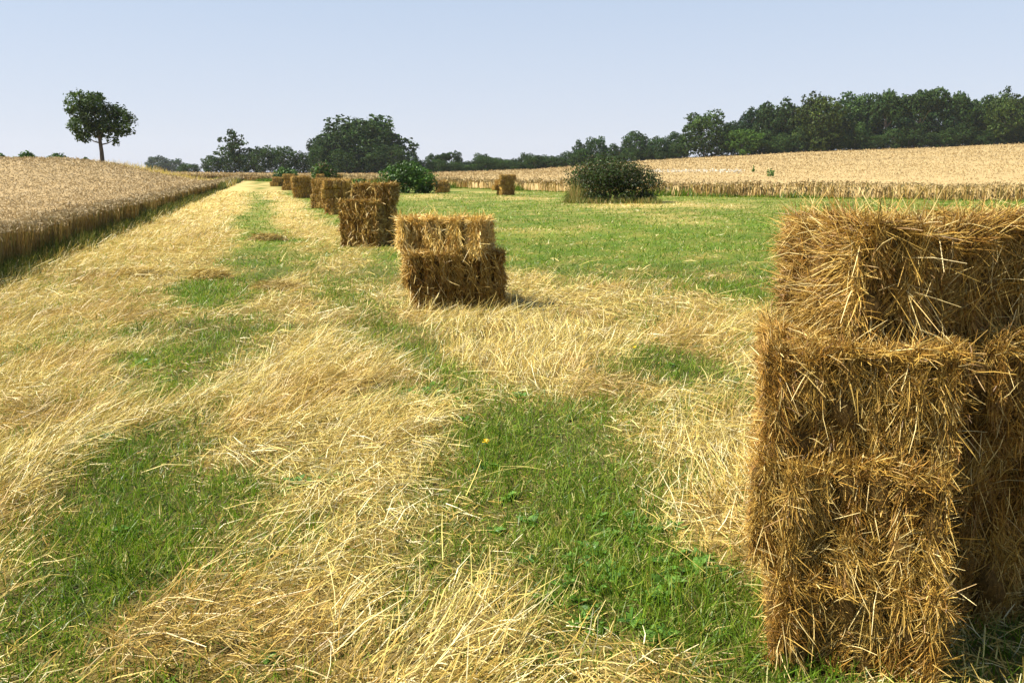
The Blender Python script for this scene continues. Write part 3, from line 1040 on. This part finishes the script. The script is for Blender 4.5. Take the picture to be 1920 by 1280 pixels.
def unit_tree(seed, kind):
    """crown and trunk meshes for a tree of height 1 and width 1"""
    rg = RNG(seed)
    lob = []
    if kind == 'dome':
        lob.append((0, 0, .50, .38, .38, .42))
        for i in range(16):
            a = i * 2.4 + rg.uniform(-.3, .3)
            zc = .16 + .70 * (i / 15)
            r = .33 * math.sqrt(max(.02, 1 - ((zc - .42) / .50) ** 2)) * rg.uniform(.85, 1.1)
            s_ = rg.uniform(.14, .20)
            lob.append((r * math.cos(a), r * math.sin(a), zc, s_, s_, s_ * .85))
        base, nl = .05, 5200
    elif kind == 'tall':
        for i in range(11):
            z = .16 + .075 * i
            w = .40 * math.sqrt(max(.06, 1 - ((z - .45) / .56) ** 2))
            a = i * 2.4
            lob.append((w * .45 * math.cos(a), w * .45 * math.sin(a), z, w * .62, w * .62, .12))
        base, nl = .05, 4600
    elif kind == 'trunky':
        for i in range(10):
            a = i * 2.4
            r = rg.uniform(.05, .32)
            s_ = rg.uniform(.14, .21)
            lob.append((r * math.cos(a), r * math.sin(a), rg.uniform(.52, .86 - r * .35), s_, s_, s_ * .7))
        base, nl = .45, 4000
    else:                                    # sparse, airy, tiered
        for i in range(12):
            z = .30 + .055 * i
            w = .44 * (1 - ((z - .38) / .66) ** 2 if z > .38 else .75)
            a = i * 2.4
            lob.append((w * .58 * math.cos(a), w * .58 * math.sin(a), z, w * .42, w * .42, .06))
            lob.append((0, 0, z + .03, w * .35, w * .35, .06))
        base, nl = .3, 2300
    g = Geo()
    leaf_cloud(g, rg, lob, int(nl * 2.3), .030, C_LEAF * np.array([1.15, 1.25, 1.0]), .55, .12)
    vv = np.concatenate(g.v)
    rad = np.percentile(np.hypot(vv[:, 0], vv[:, 1]), 97)
    topz = np.percentile(vv[:, 2], 99.6)
    g.v = [a * np.array([.5 / rad, .5 / rad, 1 / topz], np.float32) for a in g.v]
    crown = g.mesh('crown', M_LEAF)
    t = Geo()
    bk = np.array([.20, .16, .12])
    tube(t, [(0, 0, -.03), (.01, 0, .25), (-.01, .01, .5), (.0, 0, .8)], [.028, .02, .015, .004], bk)
    for i in range(7):
        a = i * 2.4
        z = rg.uniform(.3, .6)
        r = rg.uniform(.18, .34)
        tube(t, [(0, 0, z), (r * .5 * math.cos(a), r * .5 * math.sin(a), z + .08), (r * math.cos(a), r * math.sin(a), z + .2)], [.011, .008, .003], bk, 5)
    trunk = t.mesh('trunk', M_BARK)
    return crown, trunk


UT = {'dome': [unit_tree(700 + i, 'dome') for i in range(4)], 'tall': [unit_tree(720 + i, 'tall') for i in range(3)],
      'trunky': [unit_tree(740 + i, 'trunky') for i in range(2)], 'sparse': [unit_tree(760, 'sparse')]}
rgt = RNG(99)
NT = [0]


def tree(px0, px1, top, Y, kind, label, group, base=None, tint=(1, 1, 1), rot=None):
    NT[0] += 1
    pc = (px0 + px1) / 2
    X, _, zt = at_depth(pc, top, Y)
    w = (px1 - px0) / F_PX * Y
    z0 = float(height(X, Y)) - .1
    H = zt - z0
    cr, tk = UT[kind][NT[0] % len(UT[kind])]
    o = link('tree', None, None, (X, Y, z0), (0, 0, rgt.uniform(0, 6.28) if rot is None else rot))
    w *= 1.12
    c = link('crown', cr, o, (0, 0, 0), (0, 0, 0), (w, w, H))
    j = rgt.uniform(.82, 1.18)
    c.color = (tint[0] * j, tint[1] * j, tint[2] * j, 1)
    link('trunk', tk, o, (0, 0, 0), (0, 0, 0), (H * .75, H * .75, H))
    tag(o, label, 'tree', group)
    return o


G1, G2, G3 = 'trees around the big dome tree', 'trees of the low line below the rising wheat', 'trees of the wood on the hill'
BL = (.75, .9, 1.25)  # bluish leaf tint: haze and shade put into the colour of set-back trees
# around the big dome
tree(404, 468, 244, 285, 'sparse', 'open airy tree rising above the clump where the strip ends', G1, tint=(1.1, 1.1, 1.1))
low = 'dark rounded tree in the clump beside the big dome-shaped tree'
for a in ((378, 415, 292), (412, 452, 287), (448, 480, 285), (470, 513, 274), (506, 554, 275), (552, 582, 285)):
    tree(*a, 280 + rgt.uniform(0, 8), 'dome', low, G1)
tree(603, 757, 219, 290, 'dome', 'very broad dome-shaped tree towering over the far field', G1)
tree(640, 735, 226, 284, 'dome', 'dense inner tree filling the middle of the big dome', G1)
tree(580, 640, 249, 286, 'dome', 'tree forming the stepped left shoulder of the big dome', G1)
for a in ((577, 612, 272), (615, 680, 278), (672, 728, 282), (704, 762, 272)):
    tree(*a, 277, 'dome', 'lower dark tree at the foot of the big dome-shaped tree', G1)
tree(758, 784, 282, 330, 'dome', 'small bluish tree peeping out behind the big dome', G1, tint=BL)
tree(772, 800, 300, 300, 'dome', 'low shrubby tree between the big dome and the low tree line', G1)
# low line
lab2 = 'dark tree in the low line below the rising wheat'
for a, kd in (((797, 824, 289), 'dome'), ((817, 848, 286), 'trunky'), ((847, 867, 283), 'tall'), ((862, 892, 302), 'dome'), ((886, 921, 288), 'dome'), ((915, 950, 296), 'dome'),
              ((942, 976, 298), 'dome'), ((971, 1000, 287), 'dome'), ((996, 1030, 291), 'dome'), ((1024, 1058, 292), 'dome'), ((800, 850, 306), 'dome'), ((840, 880, 308), 'dome'), ((1050, 1082, 284), 'dome')):
    tree(*a, 292 + rgt.uniform(0, 10), kd, lab2, G2, tint=(.95, 1, 1.05))
lab3 = 'dark tree in the stretch that climbs from the low line to the wood'
for a, kd in (((1074, 1099, 263), 'tall'), ((1072, 1112, 278), 'dome'), ((1096, 1141, 257), 'dome'), ((1135, 1170, 270), 'tall'), ((1165, 1217, 247), 'dome'), ((1212, 1256, 257), 'dome'), ((1247, 1290, 248), 'dome')):
    tree(*a, 290 + rgt.uniform(0, 8), kd, lab3, G2, tint=(.9, 1, 1.1))
# the wood
tree(1280, 1366, 210, 288, 'dome', 'broad green tree at the lower end of the wood', G3, tint=(1.2, 1.15, .9))
tree(1360, 1428, 243, 282, 'dome', 'low round bright green tree at the edge of the wood', G3, tint=(1.7, 1.7, 1.0))
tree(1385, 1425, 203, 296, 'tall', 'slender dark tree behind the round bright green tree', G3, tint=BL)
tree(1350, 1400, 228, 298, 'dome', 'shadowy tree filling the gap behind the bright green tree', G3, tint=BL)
tree(1420, 1470, 193, 290, 'tall', 'tall grey-green tree standing just above the round bright green tree', G3)
tree(1455, 1505, 186, 291, 'tall', 'tall tree with feathery top next to the olive tree', G3)
tree(1495, 1582, 178, 286, 'dome', 'large olive brown tree standing forward of the wood', G3, tint=(1.5, 1.15, .8))
tree(1565, 1650, 175, 294, 'dome', 'dense blue-green tree beside the olive brown tree', G3)
tree(1638, 1695, 173, 288, 'trunky', 'tree with two bare pale trunks under a high crown', G3)
tree(1690, 1768, 167, 288, 'trunky', 'tallest domed tree of the wood on a single pale trunk', G3)
tree(1768, 1832, 177, 289, 'trunky', 'flat-topped tree on dark bare stems within the wood', G3)
tree(1820, 1882, 180, 294, 'dome', 'dense dark tree behind the ragged end tree', G3)
tree(1852, 1930, 178, 285, 'dome', 'ragged end tree with brownish lower crown', G3, tint=(1.35, 1.1, .85))
tree(1868, 1910, 164, 290, 'sparse', 'thin spire of an open tree sticking out above the wood', G3)
tree(1905, 2010, 182, 292, 'dome', 'dark tree where the wood runs on past the ragged tree', G3)
inner = 'shadowed inner tree standing deep in the wood'
for i, p in enumerate(range(1440, 2000, 46)):
    tree(p - 34, p + 34, 196 + (10 if i % 2 else 0) - (p > 1600) * 8, 305 + 6 * (i % 2), 'dome', inner, G3, tint=(.8, .9, 1.1))  # leaf tint darkened and cooled, painting in the shade inside the wood
under = 'low shrub along the foot of the wood'
for i, p in enumerate(range(1436, 1990, 34)):
    yb = np.interp(p, [1428, 1580, 1700, 1920], [287, 277, 272, 264])
    o = tree(p - 22, p + 22, yb - 22 - 12 * ((i * 7) % 3), 284 + (i % 3), 'dome', under, G3)
    o.name = 'shrub'
    o['category'] = 'shrub'
for i, p in enumerate(range(792, 1300, 30)):
    yb = np.interp(p, [790, 1000, 1200, 1300], [327, 318, 303, 293])
    o = tree(p - 20, p + 20, yb - 15 - 6 * ((i * 5) % 3), 289 + (i % 3), 'dome', 'low hedge shrub filling the foot of the low tree line', G2)
    o.name = 'shrub'
    o['category'] = 'shrub'
# far hazy trees beyond the crest
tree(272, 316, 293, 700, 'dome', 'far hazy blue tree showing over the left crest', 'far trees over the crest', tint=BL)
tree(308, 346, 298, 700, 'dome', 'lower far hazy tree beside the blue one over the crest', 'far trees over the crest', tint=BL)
tree(335, 375, 307, 330, 'dome', 'low dark tree just beyond the end of the left crest', 'far trees over the crest')

# the lone tree on the crest
LTY = 100.0
bxl, _, _ = at_depth(192, 303, LTY)
z0 = float(height(bxl, LTY)) - .1
lone = link('tree', None, None, (bxl, LTY, z0))
tag(lone, 'lone leafy tree with a bare trunk standing on the left crest', 'tree')
m = LTY / F_PX
rgl = RNG(123)
zz = lambda py: at_depth(192, py, LTY)[2] - z0
lobp = [(160, 190, 22, 17), (180, 195, 26, 18), (150, 212, 22, 20), (185, 220, 34, 24), (212, 210, 24, 15), (232, 222, 20, 14), (160, 238, 24, 16), (185, 245, 26, 14),
        (210, 238, 24, 14), (235, 238, 17, 12), (225, 250, 14, 8), (168, 258, 14, 9), (150, 250, 12, 8), (218, 266, 8, 9), (243, 246, 8, 8), (140, 205, 12, 8), (175, 180, 18, 9), (205, 262, 6, 5)]
lob = [((a - 188) * m, rgl.normal(0, .9) * (1 if rx > 12 else .4), zz(b), rx * m, rx * m * 1.05, rz * m) for a, b, rx, rz in lobp]
g = Geo()
leaf_cloud(g, rgl, lob, 9500, .24, C_LEAF * np.array([1.35, 1.3, 1]), .45, .24)
link('crown', g.mesh('crown', M_LEAF), lone)
t = Geo()
bk = np.array([.09, .075, .055])
tube(t, [(0, 0, -.1), (.02, 0, zz(285)), (-.05, 0, zz(262)), (-.15, 0, zz(235)), (-.5, 0, zz(200))], [.27, .22, .19, .13, .03], bk, 8)
for a, b, c, d in ((192, 262, 160, 232), (190, 255, 215, 228), (188, 248, 235, 236), (190, 272, 218, 262), (188, 240, 150, 208), (187, 232, 185, 190), (190, 268, 168, 258)):
    tube(t, [((a - 192) * m, 0, zz(b)), (((a + c) / 2 - 192) * m, rgl.normal(0, .3), zz((b + d) / 2 + 2)), ((c - 192) * m, rgl.normal(0, .5), zz(d))], [.10, .07, .03], bk, 5)
link('trunk', t.mesh('trunk', M_BARK), lone)


# ------------------------------------------------------------------ bushes
def bush(px0, px1, base, top, label, seed, cols, n=5000, leaf=.12, Y=None, nl=9, depth=.8, name='bush', lean=0):
    rg = RNG(seed)
    pc = (px0 + px1) / 2
    if Y is None:
        X, Y = ground_at(pc, base)
        Y += (px1 - px0) / F_PX * Y * .35
        X = (pc - 960) / F_PX * Y * 1.01
    else:
        X = at_depth(pc, top, Y)[0]
    zt = at_depth(pc, top, Y)[2]
    z0 = float(height(X, Y)) - .05
    H, w = zt - z0, (px1 - px0) / F_PX * Y
    lob = []
    for i in range(nl):
        a = i * 2.4
        r = math.sqrt((i + .5) / nl) * .36
        s_ = rg.uniform(.20, .28)
        hz = .66 * math.sqrt(max(.05, 1 - (r / .42) ** 2)) + rg.uniform(-.05, .05)
        lob.append((r * math.cos(a) * w, r * math.sin(a) * w * depth, max(.22, hz) * H, s_ * w * .85, s_ * w * depth * .85, .30 * H))
    for i in range(8):
        a = i * .785 + .3
        lob.append((.34 * w * math.cos(a), .34 * w * depth * math.sin(a), .10 * H, .12 * w, .12 * w, .14 * H))
    lob.append((lean * w, 0, .62 * H, .26 * w, .26 * w, .36 * H))
    lob.append((.06 * w, 0, .50 * H, .30 * w, .28 * w, .34 * H))
    g = Geo()
    leaf_cloud(g, rg, lob, n, leaf, cols, .4, .3)
    vv = np.concatenate(g.v)
    sx = .5 * w / np.percentile(np.abs(vv[:, 0]), 98)
    sz = H / np.percentile(vv[:, 2], 99)
    g.v = [a * np.array([sx, sx, sz], np.float32) for a in g.v]
    o = link(name, None, None, (X, Y, z0))
    link('foliage', g.mesh('foliage', M_BUSH), o)
    t = Geo()
    for i in range(7):
        a = i * .9
        tube(t, [(0.08 * math.cos(a), .08 * math.sin(a), -.05), (.12 * w * math.cos(a), .12 * w * math.sin(a), .35 * H), (.28 * w * math.cos(a), .28 * w * math.sin(a), .75 * H)], [.04, .03, .01], np.array([.10, .08, .05]), 5)
    link('stems', t.mesh('stems', M_BARK), o)
    tag(o, label, 'bush')
    return o, X, Y, z0, w, H


CB = np.array([[.035, .085, .012], [.05, .11, .018], [.028, .065, .012], [.085, .15, .03]])
bush(720, 816, 363, 306, 'rounded glossy dark green bush beside the low bale stack', 801, CB, 7000, .15)
_, X, Y, z0, w, H = bush(1062, 1222, 381, 300, 'large tangled dark bush with dry grass at its side in the meadow', 802, np.array([[.030, .048, .010], [.038, .058, .012], [.024, .034, .009], [.062, .052, .018], [.036, .075, .010]]), 22000, .08, lean=-.12)
# dry grass and grey sheet at that bush
rgd = RNG(803)
g = Geo()
n = 2600
px = np.concatenate([rgd.normal(1068, 14, n // 2), rgd.uniform(1070, 1235, n // 2)])
yy = np.where(np.arange(n) < n // 2, Y - .3 * w * .6 + rgd.normal(0, .5, n), Y - .42 * w + rgd.normal(0, .25, n))
xx = (px - 960) / F_PX * yy * 1.01
ln = np.where(np.arange(n) < n // 2, rgd.uniform(.4, 1.0, n) * (.5 + 1.1 * fbm(xx, yy, .8, 5)) * np.exp(-((px - 1082) / 20) ** 2) * 1.1, rgd.uniform(.1, .4, n))
az, inc = rgd.uniform(0, 6.28, n), rgd.uniform(1.0, 1.5, n)
D = np.stack([np.cos(inc) * np.cos(az), np.cos(inc) * np.sin(az), np.sin(inc)], 1)
strands(g, np.stack([xx, yy, height(xx, yy) - .02], 1), D, ln, np.full(n, .03), rgd.normal(0, .12, (n, 3)) * ln[:, None], pick(rgd, np.array([[.40, .28, .10], [.30, .22, .07], [.16, .19, .04], [.22, .22, .06], [.10, .15, .03]]), n), 2, (1, .8, .2), rgd)
tag(link('tall_grass', g.mesh('tall_grass', M_GRASS)), 'tall dry grass fringing the large tangled bush in the meadow', 'grass', kind='stuff')
X, Y = ground_at(1080, 376)
g = Geo()
v, q = box_shell(8, 2, 6, .02)
p = round_box(v, (.72, .18, .62), .05)
p[:, 2] += .28
p[:, 0] += p[:, 2] * .12
p[:, 1] += p[:, 2] * .25 + np.sin(p[:, 0] * 19) * .03
g.add(p, q, np.array([.42, .43, .45]))
tag(link('grey_slab', g.mesh('grey_slab', M_STONE, True), None, (X, Y, float(height(X, Y)) - .03), (0, 0, .15)), 'pale grey weathered slab leaning in the dry grass at the tangled bush', 'slab')
bush(580, 626, 349, 306, 'leafy bush with reddish left side behind the row of stacks', 804, np.array([[.045, .10, .015], [.07, .13, .02], [.10, .07, .03]]), 3500, .2, Y=112)
bush(512, 556, 350, 316, 'low dark bush behind the seventh stack of the row', 805, CB, 3000, .2, Y=118)
bush(664, 690, 345, 336, 'low patch of green scrub at the far meadow edge', 806, CB, 1200, .2, Y=112)
for i, (a, b, tp, lb) in enumerate(((32, 66, 285, 'dense round shrub on the left crest, farthest from the lone tree'), (90, 124, 288, 'spiky shrub on the left crest between two other shrubs'), (152, 168, 296, 'small thin shrub on the left crest close to the lone tree'), (-10, 8, 288, 'shrub cut off at the end of the left crest'))):
    bush(a, b, 300, tp, lb, 810 + i, CB * 1.2, 1500, .16, Y=98, name='shrub')
for i, (a, b, tp, Yw, lb) in enumerate(((1437, 1454, 317, 88, 'green thistle-like weed standing in the golden wheat'), (1410, 1416, 311, 110, 'tiny dark weed poking out of the golden wheat'))):
    X, Yq, zt = at_depth((a + b) / 2, tp, Yw)
    bush(a, b, 0, tp, lb, 820 + i, CB * 1.6, 350, .12, Y=Yw, name='weed', nl=4)

# ------------------------------------------------------------------ summer haze
v, q = box_shell(1, 1, 1, 0)
g = Geo()
g.add(v * np.array([3000, 1700, 60.]) + np.array([0, 600, 26.]), q, np.ones(3))
hz, nt, N = nodes_of('haze_air')
pv = N('VolumePrincipled')
pv.inputs['Color'].default_value = (.80, .88, 1.0, 1)
pv.inputs['Density'].default_value = .00008
pv.inputs['Anisotropy'].default_value = .2
nt.links.new(pv.outputs[0], N('OutputMaterial').inputs['Volume'])
tag(link('haze', g.mesh('haze', hz)), 'thin bluish summer haze over the fields', kind='stuff')
